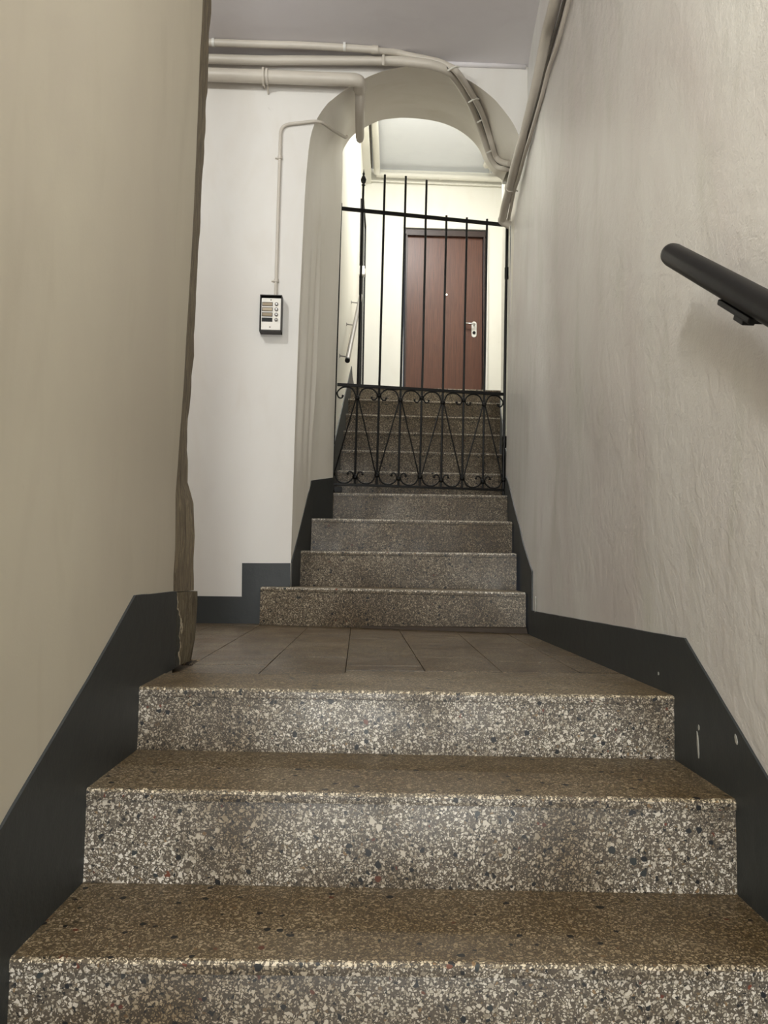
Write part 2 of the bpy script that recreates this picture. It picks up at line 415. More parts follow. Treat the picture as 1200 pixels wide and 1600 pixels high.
# ------------------------------------------------------------------ upper stair walls
UL = [(4.30, -.152), (6.0, -.086), (7.85, -.002)]
UR = [(4.42, .872), (4.75, .898), (5.0, .945), (5.2, .968), (5.5, 1.022), (5.8, 1.09), (6.1, 1.15), (7.9, 1.6)]
zu = frange(.3, 4.6, .2)
bm = bmesh.new(); grid(bm, [[(lerp_table(UL, y), y, z) for z in zu] for y in frange(4.30, 7.86, .12)])
wu = done(bm, 'wall_upper_left', 'upper', smooth=True, recalc=False); wu['kind'] = 'structure'
bm = bmesh.new(); grid(bm, [[(lerp_table(UR, y), y, z) for z in zu] for y in frange(4.42, 7.86, .12)])
wu2 = done(bm, 'wall_upper_right', 'upper', smooth=True, recalc=False); wu2['kind'] = 'structure'; wu2.data.flip_normals()
bm = bmesh.new()
YD = 7.85
for x0, x1, z0, z1 in ((-.1, .425, 1.6, 4.6), (.425, 1.295, 3.845, 4.6), (1.295, 1.7, 1.6, 4.6)):
    box(bm, ((x0+x1)/2, YD+.1, (z0+z1)/2), (x1-x0, .2, z1-z0))
wf = done(bm, 'wall_far', 'upper'); wf['kind'] = 'structure'

# ceilings
bm = bmesh.new(); box(bm, (-1.1, .25, 2.757), (3.9, 6.62, .1)); c_ = done(bm, 'ceiling', 'ceiling'); c_['kind'] = 'structure'
bm = bmesh.new(); box(bm, (.55, 6.1, 4.52), (2.5, 3.7, .1)); c_ = done(bm, 'ceiling_upper', 'upper_ceiling'); c_['kind'] = 'structure'
# plaster bead where ceiling meets wall, right of the pipes
bm = bmesh.new(); tube(bm, [(.36, 3.545, 2.700), (.55, 3.545, 2.702), (.772, 3.545, 2.702)], .012, 8); t_ = done(bm, 'trim_1', 'ceiling', smooth='all'); t_['kind'] = 'structure'

# side passage shell
bm = bmesh.new(); box(bm, (-3.05, 1.9, 1.3), (.1, 3.5, 3.0)); c_ = done(bm, 'wall_side', 'back'); c_['kind'] = 'structure'
bm = bmesh.new(); box(bm, (-1.88, .35, 1.3), (2.24, .1, 3.0)); c_ = done(bm, 'wall_front', 'back'); c_['kind'] = 'structure'
# entrance wall behind the viewer, with the street door opening
bm = bmesh.new()
for x0, x1, z0, z1 in ((-.6, -.46, -1.2, 2.72), (.60, .8, -1.2, 2.72), (-.46, .60, 1.02, 2.72)):
    box(bm, ((x0+x1)/2, -3.05, (z0+z1)/2), (x1-x0, .1, z1-z0))
c_ = done(bm, 'wall_entrance', 'left'); c_['kind'] = 'structure'

# ------------------------------------------------------------------ floor: landing tiles, lower and upper floors
bm = bmesh.new()
box(bm, (-.65, 2.78, -.08), (4.7, 1.76, .13))
box(bm, (-1.95, 1.15, -.08), (2.38, 1.5, .13))
fl = done(bm, 'floor', 'tile'); fl['kind'] = 'structure'
cols_x = [(-1.43, -1.43), (-1.23, -1.23), (-1.03, -1.03), (-.83, -.83), (-.63, -.63), (-.430, -.430), (-.236, -.208), (-.026, -.024), (.177, .182), (.372, .428), (.575, .63), (.70, .735)]
for i in range(len(cols_x)-1):
    (a0, a1), (b0, b1) = cols_x[i], cols_x[i+1]
    ystart = 1.905 if i < 7 else 1.985
    if i < 5: ystart = 2.17
    off = [0, .12, .3, .2, .05, .17, .36, .10, .31, .22, .40][i]
    edges = [ystart] + [y for y in [ystart+off+.40*j for j in range(0, 6)] if ystart+.06 < y < 3.50] + [3.552]
    for y0, y1 in zip(edges, edges[1:]):
        X = lambda p, q, y: p+(q-p)*(y-1.9)/1.65
        g = .0009
        xr1 = X(b0, b1, y0)-g; xr2 = X(b0, b1, y1)-g
        if i == len(cols_x)-2: xr1 = lerp_table(RX, y0)+.002; xr2 = lerp_table(RX, y1)+.002
        bm = bmesh.new(); h = random.uniform(-.0006, .0004)
        prism(bm, [(X(a0, a1, y0)+g, y0+g), (xr1, y0+g), (xr2, y1-g), (X(a0, a1, y1)+g, y1-g)], -.0145, h, .0012)
        done(bm, 'tile', 'tile', fl)
bm = bmesh.new(); box(bm, (.06, -1.55, FLOOR_LOW-.05), (1.3, 3.1, .1)); c_ = done(bm, 'floor_lower', 'tile'); c_['kind'] = 'structure'
bm = bmesh.new(); box(bm, (.75, 7.11, 1.645), (1.86, 1.62, .1)); c_ = done(bm, 'floor_upper', 'tile'); c_['kind'] = 'structure'

# ------------------------------------------------------------------ staircases
def step(parent, fl_, fr_, bl, br, z, zlow, mr, mt, ends=None):
    """fl_, fr_: front corners; bl, br: back corners of the tread; riser from zlow up to the slab"""
    bm = bmesh.new(); out = [fl_, fr_, br] + (ends or []) + [bl]
    prism(bm, out, z-.019, z, .006 if mr == 'riser' else .009)
    t = done(bm, 'tread', mt, parent, smooth=True)
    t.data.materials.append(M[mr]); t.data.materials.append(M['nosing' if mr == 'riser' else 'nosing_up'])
    for p in t.data.polygons:
        if p.normal.z < .25: p.material_index = 1
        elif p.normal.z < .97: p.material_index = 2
    bm = bmesh.new(); d = .0025
    prism(bm, [(fl_[0], fl_[1]+d), (fr_[0], fr_[1]+d), (fr_[0], fr_[1]+.04), (fl_[0], fl_[1]+.04)], zlow, z-.0196, .0005)
    r = done(bm, 'riser', mr, parent, smooth=True)
    return t, r
ls = empty('lower_staircase', (0, 0, 0)); tag(ls, 'lower flight of wide speckled terrazzo steps up to the landing', 'stairs')
lw = lambda y: lerp_table(LX, y)-.001
rw = lambda y: lerp_table(RX, y)+.001
low = [(.86, .85, -.463), (.59, .58, -.633), (.32, .31, -.803), (.05, .04, -.973)]
seq = [(1.683, 1.630, 0.0), (1.397, 1.350, -.132), (1.139, 1.108, -.293)] + low
for i, (yl, yr, z) in enumerate(seq):
    zl_ = seq[i+1][2]-.001 if i+1 < len(seq) else FLOOR_LOW
    if i == 0:
        t, r = step(ls, (lw(yl), yl), (rw(yr), yr), (-.470, 1.903), (.688, 1.983), z, zl_, 'riser', 'tread', [(-.0255, 1.983), (-.0255, 1.903)])
    else:
        yb, ybr = seq[i-1][0]+.045, seq[i-1][1]+.045
        t, r = step(ls, (lw(yl), yl), (rw(yr), yr), (lw(yb), yb), (rw(ybr), ybr), z, zl_, 'riser', 'tread')
us = empty('upper_staircase', (0, 0, 0)); tag(us, 'upper flight of narrow dark terrazzo steps through the arch to the door', 'stairs')
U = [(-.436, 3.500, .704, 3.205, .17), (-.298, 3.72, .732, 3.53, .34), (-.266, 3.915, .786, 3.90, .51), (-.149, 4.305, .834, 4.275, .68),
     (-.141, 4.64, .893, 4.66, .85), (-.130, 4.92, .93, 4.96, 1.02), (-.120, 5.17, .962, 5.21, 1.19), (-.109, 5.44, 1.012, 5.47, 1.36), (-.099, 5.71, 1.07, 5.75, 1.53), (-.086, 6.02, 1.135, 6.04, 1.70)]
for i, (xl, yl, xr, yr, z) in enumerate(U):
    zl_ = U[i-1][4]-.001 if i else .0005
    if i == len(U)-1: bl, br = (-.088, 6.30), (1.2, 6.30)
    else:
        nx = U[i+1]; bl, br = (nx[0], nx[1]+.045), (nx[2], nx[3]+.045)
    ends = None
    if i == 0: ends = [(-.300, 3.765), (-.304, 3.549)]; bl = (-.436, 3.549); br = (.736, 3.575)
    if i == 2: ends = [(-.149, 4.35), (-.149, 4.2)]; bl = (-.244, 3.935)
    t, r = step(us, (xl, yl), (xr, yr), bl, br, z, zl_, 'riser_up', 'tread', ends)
# cement fillet along the foot of the first upper riser, thickening to the right
bm = bmesh.new(); P = []
for i in range(25):
    t = i/24; x = .02+t*.685; y = 3.378-(x-.02)*.2588+.002; h = .010+.016*t+.003*noise.noise(Vector((x*14, 0, 0)))
    P.append([(x, y, h), (x, y-.006-.005*t, h*.8), (x, y-.016-.010*t, .0004)])
grid(bm, P); M['cement'] = simple('grimy_cement', srgb(62, 50, 38), .7, 0, .15, .5)
o = done(bm, 'cement_fillet', 'cement', us); o['label'] = 'dark cement fillet along the foot of the first riser'

# ------------------------------------------------------------------ painted skirting bands
def band(name, ys_, surf, top, bot, thick, side, parent=None, mat='dark'):
    """solid skirting strip on a side wall; side=-1: room lies towards -x"""
    bm = bmesh.new(); P = []
    for y in ys_:
        zt = top(y); zb = bot(y)
        jt = .0012*noise.noise(Vector((y*30, zt*3, 1)))
        zz = [zb+(zt-zb)*i/5 for i in range(6)]
        row = [(surf(y, z)+side*thick, y, z+(jt if i == 5 else 0)) for i, z in enumerate(zz)]
        row.append((surf(y, zt)-side*.004, y, zt+jt+.0008))
        P.append(row)
    V = grid(bm, P)
    for e in (V[0], V[-1]):
        vs_ = [bm.verts.new((surf(e[0].co.y, e[0].co.z)-side*.004, e[0].co.y, e[0].co.z))]
        bm.faces.new(list(e)+vs_)
    o = done(bm, name, mat, parent, smooth=True); o['kind'] = 'structure'; return o
def addk(ys_, ks): return sorted(set([round(y, 4) for y in ys_]+ks))
topL = [(-3, -.93), (-.3, -.93), (1.073, -.115), (1.637, .196), (2.0, .193)]
botL = [(-3, FLOOR_LOW), (0, FLOOR_LOW), (1.05, -.55), (1.7, -.17), (1.72, -.002), (2.0, -.002)]
band('baseboard_left', addk(frange(-3, 1.995, .06), [1.073, 1.637, 1.995]), left_x, lambda y: lerp_table(topL, y), lambda y: lerp_table(botL, y), .0045, 1)
topR = [(-3, -.93), (-.3, -.93), (1.233, -.07), (1.574, .126), (3.087, .100), (3.0875, .257), (3.67, .495), (4.40, .806)]
botR = [(-3, FLOOR_LOW), (0, FLOOR_LOW), (1.05, -.55), (1.7, -.17), (1.72, -.002), (3.19, -.002), (4.4, .40)]
bbr = band('baseboard_right', addk(frange(-3, 4.40, .06), [1.233, 1.574, 3.087, 3.0875, 3.67]), right_x, lambda y: lerp_table(topR, y), lambda y: lerp_table(botR, y), .0045, -1)
M['flake'] = simple('bare_plaster_chip', srgb(186, 184, 176), .7)
for fy, fz, w_, h_, sl in ((1.51, -.075, .0042, .024, .12), (1.505, -.040, .003, .005, 0), (1.345, -.028, .005, .008, .3), (3.02, .13, .007, .030, .05), (1.72, .035, .004, .004, 0)):
    bm = bmesh.new(); ring = []
    for k_ in range(10):
        a_ = 2*math.pi*k_/10; rr = 1+.3*noise.noise(Vector((fy*9, k_*1.7, 0)))
        y_ = fy+w_*math.cos(a_)*rr+sl*h_*math.sin(a_); z_ = fz+h_*math.sin(a_)*rr
        ring.append((y_, z_))
    f_ = [bm.verts.new((right_x(y_, z_)-.0054, y_, z_)) for y_, z_ in ring]; b_ = [bm.verts.new((right_x(y_, z_)-.002, y_, z_)) for y_, z_ in ring]
    bm.faces.new(f_)
    for k_ in range(10): bm.faces.new((f_[k_], f_[(k_+1) % 10], b_[(k_+1) % 10], b_[k_]))
    done(bm, 'paint_chip', 'flake', bbr)
topU = [(4.305, .94), (6.12, 1.885), (6.25, 1.83), (7.15, 1.82)]
band('baseboard_upper_left', addk(frange(4.305, 7.15, .1), [6.12, 6.25]), lambda y, z: lerp_table(UL, y), lambda y: lerp_table(topU, y), lambda y: lerp_table([(4.3, .5), (6.1, 1.55), (7.2, 1.69)], y), .006, 1)
topV = [(4.45, .92), (6.12, 1.88), (6.25, 1.83), (7.8, 1.82)]
band('baseboard_upper_right', addk(frange(4.45, 7.8, .1), [6.12, 6.25]), lambda y, z: lerp_table(UR, y), lambda y: lerp_table(topV, y), lambda y: lerp_table([(4.3, .5), (6.1, 1.55), (7.2, 1.69)], y), .006, -1)
# back wall band, stepping up beside the first riser
bm = bmesh.new()
prof = [(-3.0, .121), (-.525, .122), (-.528, .275), (-.42, .276), (-.308, .278), (-.304, 0), (-3.0, 0)]
vf = [bm.verts.new((x, YF-.006, z)) for x, z in prof]; vb = [bm.verts.new((x, YF+.001, z)) for x, z in prof]
bm.faces.new(vf)
for i in range(len(prof)): bm.faces.new((vf[i], vf[(i+1) % len(prof)], vb[(i+1) % len(prof)], vb[i]))
o = done(bm, 'baseboard_back', 'dark'); o['kind'] = 'structure'
# band on the arch upright and on the recessed panel behind it
bm = bmesh.new(); P = []
def at_z(z):
    for (a, b) in zip(keys, keys[1:]):
        if a[0].z <= z <= b[0].z:
            t = (z-a[0].z)/(b[0].z-a[0].z); return [Vector(a[c]).lerp(b[c], t) for c in range(3)]
def kp(z):
    r_ = at_z(z)
    for p in r_: p.z = z
    return r_
for i in range(NT+1):
    t = i/NT; zt = .280+(.700-.280)*t; zb = .15
    rowp = []
    for j in range(6):
        z = zb+(zt-zb)*j/5; rowp.append(band_point(kp(z), t, 99, .0065))
    pe = band_point(kp(zt), t, 99, -.006); rowp.append(pe)
    P.append(rowp)
for t in (.12, .5, .95, 1.0):
    rowp = []
    for j in range(6):
        zt = .700+.052*t; z = .15+(zt-.15)*j/5; r_ = kp(z); p = r_[1].lerp(r_[2], t); p += Vector((.004, -.004, 0)); rowp.append(p)
    r_ = kp(zt); p = r_[1].lerp(r_[2], t); rowp.append(p+Vector((-.002, .004, .001)))
    P.append(rowp)
rowp = [Vector((p.x, YB-.002, p.z)) for p in P[-1]]; P.append(rowp)
grid(bm, P); o = done(bm, 'baseboard_arch', 'dark', smooth=True); o['kind'] = 'structure'

# ------------------------------------------------------------------ the far door
d = empty('door_1', (.868, YD, 1.70)); d['kind'] = 'structure'
def loc(o, x, y, z): return o
def dbox(name, c, s, mat, bevel=.002, parent=None):
    bm = bmesh.new(); box(bm, c, s, bevel); return done(bm, name, mat, parent)
pd = lambda n_, c, s, m_, b=.002, p=None: dbox(n_, c, s, m_, b, p or d)
pd('door_leaf', (-.005, .045, 1.035), (.795, .04, 2.07), 'wood')
pd('door_frame', (-.412, .03, 1.06), (.018, .08, 2.12), 'wood_dark')
pd('door_frame', (.408, .03, 1.06), (.018, .08, 2.12), 'wood_dark')
pd('frame_head', (-.005, .03, 2.097), (.865, .085, .05), 'wood_dark')
pd('frame_head', (-.005, .012, 2.067), (.83, .05, .012), 'wood_dark', .001)
pd('architrave', (.436, -.008, 1.075), (.024, .03, 2.15), 'white')
pd('architrave', (-.446, -.004, 1.075), (.020, .02, 2.15), 'white')
pd('architrave', (-.005, -.008, 2.148), (.90, .03, .024), 'white')
pl_bm = bmesh.new()
pts = []
for i in range(24):
    a = 2*math.pi*i/24; pts.append((.026*math.cos(a), .026*math.sin(a)+(.058 if math.sin(a) > 0 else -.058)))
f_ = [pl_bm.verts.new((.308+x, .018, 1.075+z)) for x, z in pts]; b_ = [pl_bm.verts.new((.308+x, .026, 1.075+z)) for x, z in pts]
pl_bm.faces.new(f_)
for i in range(24): pl_bm.faces.new((f_[i], f_[(i+1) % 24], b_[(i+1) % 24], b_[i]))
hp = done(pl_bm, 'handle_plate', 'white', d); hp['label'] = 'white oval handle plate'
bm = bmesh.new(); tube(bm, fillet([(.308, .02, 1.118), (.308, -.035, 1.118), (.19, -.035, 1.122)], .02), .009, 10); done(bm, 'door_handle', 'chrome', hp, smooth='all')
bm = bmesh.new(); tube(bm, [(.308, .021, 1.038), (.308, .012, 1.038)], .017, 20); done(bm, 'lock_cylinder', 'black', hp, smooth=True)
bm = bmesh.new(); tube(bm, [(.015, .027, 1.44), (.015, .018, 1.44)], .011, 16); done(bm, 'peephole', 'chrome', d, smooth=True)
# dark door in the left wall of the upper landing
d2 = empty('door_2', (-.02, 7.45, 1.70)); d2['kind'] = 'structure'
ang = math.atan2(.084, 1.85)
d2.rotation_euler = (0, 0, -ang)
dbox('door_leaf', (.008, 0, 1.03), (.03, .52, 2.06), 'glassdark', .002, d2)
dbox('door_frame', (.012, -.28, 1.05), (.045, .04, 2.1), 'black', .002, d2)
dbox('door_frame', (.012, .28, 1.05), (.045, .04, 2.1), 'black', .002, d2)
dbox('door_frame', (.012, 0, 2.08), (.045, .6, .04), 'black', .002, d2)

# ------------------------------------------------------------------ iron gate
g_ang = math.atan2(.15, 1.003)
gate = empty('iron_gate', (-.150, 4.352, 0), g_ang)
tag(gate, 'black wrought iron gate of upright bars with a band of scrolls, on the upper stairs', 'gate')
W_ = 1.014; n_b = 8; sp = W_/n_b
ZB, ZM, ZT = .733, 1.307, 2.349
sh = lambda x, z: x + .0105*(z-.7)
def GP(pts): return [(sh(x, z), 0, z) for x, z in pts]
tops = [2.382, 2.50, 2.583, 2.588, 2.578, 2.372, 2.372, 2.376, 2.372]
for i in range(9):
    bm = bmesh.new(); x = sp*i; z0 = ZB if i not in (0, 8) else .684
    r_ = .0068 if i != 8 else .009
    if i == 0: r_ = .0058
    pts = [(x+.0022*noise.noise(Vector((i*3.1, z*1.5, 0)))*(1 if 1.35 < z < 2.3 else 0), z) for z in frange(z0, tops[i], .09)]
    tube(bm, GP(pts), r_, 8); b_ = done(bm, 'bar', 'iron', gate, smooth=True)
    if i == 1:
        bm = bmesh.new()
        prof = [(2.50, .006), (2.506, .012), (2.513, .006), (2.525, .014), (2.540, .017), (2.553, .012), (2.566, .005), (2.574, .008), (2.584, .004), (2.602, .0015)]
        tube(bm, [(sh(x, z), 0, z) for z, _ in prof], 1, 10, radii=[r for _, r in prof]); done(bm, 'finial', 'iron', gate, smooth=True)
def rail(name, z, h, t, x0=0, x1=W_):
    bm = bmesh.new(); n = 10; P = []
    box(bm, ((x0+x1)/2, -.004, 0), (x1-x0, t, h), .0015)
    for v in bm.verts: v.co.x = sh(v.co.x, z); v.co.z += z + .003*math.sin(v.co.x*3.1)
    return done(bm, name, 'iron', gate)
rail('rail', ZT, .020, .014); rail('rail', ZM, .017, .014, .008, W_-.01); rail('rail', ZB, .014, .014)
ODD = .069; EVE = .061
def scroll(o, e, up):
    """rod from the collar on bar o round to a hooked curl beside bar e"""
    s = 1 if e > o else -1; xo = o*sp; xe = e*sp; base = ZM if up else ZB; k_ = -1 if up else 1
    drop = ODD if up else EVE
    p = [(xo+s*.006, drop+.006), (xo+s*.012, .052), (xo+s*.026, .024), (xo+s*.045, .0125), (xo+s*.063, .010), (xo+s*.083, .0125), (xo+s*.102, .024), (xe-s*.010, .044), (xe-s*.012, .060), (xe-s*.020, .073), (xe-s*.031, .0765), (xe-s*.040, .072), (xe-s*.0425, .063)]
    pts = smooth_path(GP([(x, base+k_*z) for x, z in p]), 4)
    bm = bmesh.new(); tube(bm, pts, .0047, 6)
    bmesh.ops.create_icosphere(bm, subdivisions=1, radius=.0080, matrix=Matrix.Translation(pts[-1]))
    return done(bm, 'scroll', 'iron', gate, smooth='all')
for o_ in (1, 3, 5, 7):
    for e_ in (o_-1, o_+1): scroll(o_, e_, True)
for o_ in (0, 2, 4, 6, 8):
    for e_ in (o_-1, o_+1):
        if 0 <= e_ <= 8: scroll(o_, e_, False)
for o_ in (1, 3, 5, 7):
    for e_ in (o_-1, o_+1):
        s = 1 if e_ > o_ else -1
        bm = bmesh.new(); tube(bm, GP([(o_*sp+s*.006, ZM-ODD), (e_*sp-s*.006, ZB+EVE)]), .0044, 6); done(bm, 'diagonal_rod', 'iron', gate, smooth=True)
for i in range(9):
    for z in ((ZM-(ODD if i % 2 else .048)), (ZB+(.046 if i % 2 else EVE))):
        if i in (0, 8) and z > 1: continue
        bm = bmesh.new(); hgt = .013
        tube(bm, [(sh(i*sp, z+q), -.001, z+q) for q in (-hgt, -hgt*.6, 0, hgt*.6, hgt)], 1, 8, radii=[.009, .0145, .0155, .0145, .009]); done(bm, 'collar', 'iron', gate, smooth='all')
for z in (1.02, 2.05):
    bm = bmesh.new(); tube(bm, [(sh(W_, z)+.003, 0, z-.035), (sh(W_, z)+.003, 0, z+.035)], .0135, 10); done(bm, 'hinge', 'iron', gate, smooth=True)
bm = bmesh.new(); tube(bm, [(sh(0, .7)-.001, 0, .6815), (sh(0, .7)-.001, 0, .700)], .013, 10); done(bm, 'foot', 'iron', gate, smooth=True)
bm = bmesh.new(); box(bm, (.03, .012, .705), (.05, .02, .035), .003); done(bm, 'drop_bolt', 'iron', gate)

# ------------------------------------------------------------------ intercom
ic = empty('intercom_panel', (-.4225, YF, 1.43)); tag(ic, 'small metal intercom panel with four round buttons on the back wall', 'intercom')
bm = bmesh.new()
Wd, Hh, Dp = .102, .172, .055
for c, s in (((0, -Dp/2, Hh/2-.002), (Wd, Dp, .004)), ((0, -Dp/2, -Hh/2+.002), (Wd, Dp, .004)), ((-Wd/2+.002, -Dp/2, 0), (.004, Dp, Hh)), ((Wd/2-.002, -Dp/2, 0), (.004, Dp, Hh)), ((0, -.012, 0), (Wd-.006, .022, Hh-.006))):
    box(bm, c, s, .0006, None, 1)
done(bm, 'housing', 'housing', ic)
bm = bmesh.new(); box(bm, (.0015, -Dp+.006, -.004), (Wd-.012, .006, Hh-.022), .0018); fp = done(bm, 'face_plate', 'plate', ic)
yf = -Dp+.0028
for i in range(4):
    z = .042-i*.0245
    bm = bmesh.new(); box(bm, (-.016, yf-.0006, z), (.044, .003, .0145), .0004, None, 1); o = done(bm, 'name_slot', ('slot', 'slot_pale', 'slot', 'black')[i], ic)
    if i == 3: o['label'] = 'black empty name slot'
    bm = bmesh.new(); box(bm, (-.016, yf, z), (.049, .003, .0190), .0004, None, 1); done(bm, 'slot_frame', 'housing', ic)
    bm = bmesh.new(); tube(bm, [(.026, yf+.001, z), (.026, yf-.002, z)], .0088, 20); rg = done(bm, 'button_ring', 'screw', ic, smooth=True)
    bm = bmesh.new(); tube(bm, [(.026, yf, z), (.026, yf-.004, z), (.026, yf-.0065, z), (.026, yf-.0075, z)], 1, 16, radii=[.0068, .0068, .005, .002]); done(bm, 'button', 'chrome', ic, smooth='all')
for x, z in ((.000, .062), (-.002, -.066)):
    bm = bmesh.new(); tube(bm, [(x, yf+.001, z), (x, yf-.0015, z)], .0034, 12); done(bm, 'screw', 'screw', ic, smooth=True)

# ------------------------------------------------------------------ pipes
def pipe(name, pts, r, mat, label, cat='pipe', rad=.04, group=None, sm=False, squash=None, seg=14):
    bm = bmesh.new(); tube(bm, smooth_path(pts, 5) if sm else fillet(pts, rad), r, seg, squash=squash)
    o = done(bm, name, mat, smooth=True)
    return tag(o, label, cat, group)
def clamp(parent, c, t, r, wdt=.012, mat='pipe', lug=None):
    """saddle ring of radius r round a pipe at c along t, with a lug going to lug"""
    c = Vector(c); t = Vector(t).normalized(); bm = bmesh.new(); tube(bm, [c-t*wdt/2, c+t*wdt/2], r, 14)
    if lug: tube(bm, [c, c+Vector(lug)], .0045, 6)
    return done(bm, 'clamp', mat, parent, smooth=True)
# intercom conduit
cnd = pipe('conduit', [(-.4065, YF-.009, 1.513), (-.4055, YF-.009, 1.93), (-.404, YF-.009, 2.362), (-.24, YF-.012, 2.386), (-.205, 3.555, 2.390), (-.170, 3.62, 2.400), (-.132, 3.70, 2.421), (-.100, 3.78, 2.449), (-.094, 3.79, 2.462)], .0078, 'pipe', 'thin painted conduit rising from the intercom and bending into the arch', 'conduit', .045, seg=10)
clamp(cnd, (-.4055, YF-.008, 1.60), (0, 0, 1), .0115, .014, lug=(-.022, .004, 0)); clamp(cnd, (-.404, YF-.008, 2.20), (0, 0, 1), .0115, .014, lug=(-.022, .004, 0))
# C: thick water pipe on the wall, elbow back along the vault
pc = pipe('water_pipe', [(-2.9, 3.49, 2.565), (-.48, 3.49, 2.567), (-.055, 3.49, 2.567), (-.032, 3.50, 2.566), (-.031, 3.56, 2.566)], .030, 'pipe', 'thickest painted pipe, lowest of three on the back wall, elbowing back under the arch', 'pipe', .03)
bm = bmesh.new(); tube(bm, [(-.031, 3.50, 2.566), (-.030, 3.75, 2.560), (-.029, 3.93, 2.548), (-.029, 3.962, 2.545), (-.029, 3.978, 2.543)], 1, 14, radii=[.0245, .0235, .0235, .019, .009]); done(bm, 'capped_branch', 'pipe', pc, smooth='all')
clamp(pc, (-.485, 3.49, 2.567), (1, 0, 0), .040, .010, lug=(0, .055, -.02)); clamp(pc, (-.468, 3.49, 2.567), (1, 0, 0), .037, .010, lug=(0, .055, -.05))
# B: middle pipe, then down along the arch
pb = pipe('vault_pipe', [(-2.9, 3.505, 2.655), (-.75, 3.505, 2.655), (-.34, 3.505, 2.664), (.07, 3.490, 2.668)]+[(0.203, 3.47, 2.652), (0.325, 3.47, 2.638), (0.413, 3.514, 2.629), (0.513, 3.719, 2.655), (0.575, 3.87, 2.666), (0.636, 4.02, 2.658), (0.678, 4.099, 2.617), (0.712, 4.148, 2.575), (0.75, 4.14, 2.524), (0.785, 4.023, 2.451), (.84, 4.00, 2.445)], .0215, 'pipe', 'middle painted pipe bending down along the underside of the arch', 'pipe', sm=True)
# A: thin pipe up against the ceiling, then beside B along the arch, with a thin dark grey line in the gap
pa = pipe('ceiling_pipe', [(-2.9, 3.44, 2.690), (-.725, 3.44, 2.690), (-.30, 3.435, 2.690), (.040, 3.445, 2.689)], .0165, 'pipe', 'thin white pipe against the ceiling, topmost of three above the back wall', 'pipe', sm=True)
bm = bmesh.new(); tube(bm, smooth_path([(.035, 3.445, 2.689), (.06, 3.45, 2.688)]+[(0.142, 3.47, 2.697), (0.203, 3.47, 2.684), (0.325, 3.47, 2.663), (0.386, 3.47, 2.64), (0.432, 3.47, 2.607), (0.533, 3.657, 2.616), (0.601, 3.798, 2.615), (0.652, 3.926, 2.603), (0.688, 3.99, 2.556), (0.721, 4.056, 2.528), (0.747, 4.027, 2.485), (0.777, 3.944, 2.429)], 5), .0145, 12)
done(bm, 'arch_section', 'pipe', pa, smooth=True)
bm = bmesh.new(); tube(bm, smooth_path([(0.203, 3.47, 2.668), (0.325, 3.47, 2.65), (0.395, 3.47, 2.621), (0.464, 3.553, 2.612), (0.519, 3.671, 2.625), (0.584, 3.821, 2.632), (0.64, 3.957, 2.621), (0.68, 4.026, 2.576), (0.712, 4.085, 2.544), (0.746, 4.079, 2.498), (0.779, 3.971, 2.43)], 5), .0045, 8)
cb = done(bm, 'dark_line', 'dark_line', pa, smooth=True); cb['label'] = 'thin dark grey line between the two pipes'
clamp(pa, (-.715, 3.44, 2.690), (1, 0, 0), .0195, .012, 'white', (0, 0, .022)); clamp(pa, (-.105, 3.435, 2.690), (1, 0, 0), .0195, .012, 'white', (0, 0, .022)); clamp(pa, (.038, 3.445, 2.6885), (1, 0, 0), .0195, .03)
bm = bmesh.new(); box(bm, (.078, 3.462, 2.662), (.012, .006, .075), .002); done(bm, 'hanger', 'pipe', pa)
for c in ((.410, 3.455, 2.622), (.540, 3.680, 2.612), (.612, 3.860, 2.618), (.692, 4.035, 2.552)):
    c = Vector(c) + Vector((0, -.012, -.010)); bm = bmesh.new()
    tube(bm, [c+Vector((-.026, .012, -.006)), c+Vector((-.010, -.004, -.004)), c+Vector((.010, -.004, .006)), c+Vector((.026, .012, .014))], .0042, 6); done(bm, 'strap', 'pipe_white', pa, smooth=True)
# D: pipe along the right wall below the ceiling, with a thin one beside it
dp = [(.66, 1.2, 2.62), (.680, 2.2, 2.46)] + [(0.69, 2.66, 2.353), (0.703, 2.85, 2.356), (0.712, 3.06, 2.283), (0.72, 3.32, 2.232), (0.739, 3.64, 2.24), (0.761, 3.86, 2.255), (0.776, 4.06, 2.267), (0.792, 4.22, 2.27)]
pdp = pipe('wall_pipe', dp+[(.795, 4.262, 2.262), (.84, 4.275, 2.245)], .0225, 'pipe', 'painted pipe running along the top of the right wall to the gate', 'pipe', sm=True)
bm = bmesh.new(); tube(bm, smooth_path([(.68, 1.2, 2.52), (.695, 2.1, 2.37)]+[(0.707, 2.543, 2.263), (0.71, 2.709, 2.221), (0.712, 2.854, 2.214), (0.717, 2.99, 2.189), (0.731, 3.25, 2.18), (0.747, 3.44, 2.204), (0.771, 3.7, 2.223), (0.785, 3.88, 2.242), (0.812, 4.1, 2.258), (0.833, 4.28, 2.273)], 5), .0085, 10); o = done(bm, 'thin_conduit', 'pipe', pdp, smooth=True)
bm = bmesh.new(); tube(bm, smooth_path([(.68, 1.2, 2.57), (.695, 2.15, 2.42)]+[(0.712, 2.62, 2.323), (0.716, 2.84, 2.284), (0.718, 3.03, 2.228), (0.731, 3.29, 2.215), (0.749, 3.52, 2.233), (0.777, 3.76, 2.255)], 5), .0065, 8); o = done(bm, 'dark_line', 'dark_line', pdp, smooth=True); o['label'] = 'thin dark line between the pipe and its thin conduit'  # thin dark grey tube laid in the gap
clamp(pdp, dp[7], (.1, 1, 0), .028, .016, lug=(.04, 0, -.02))
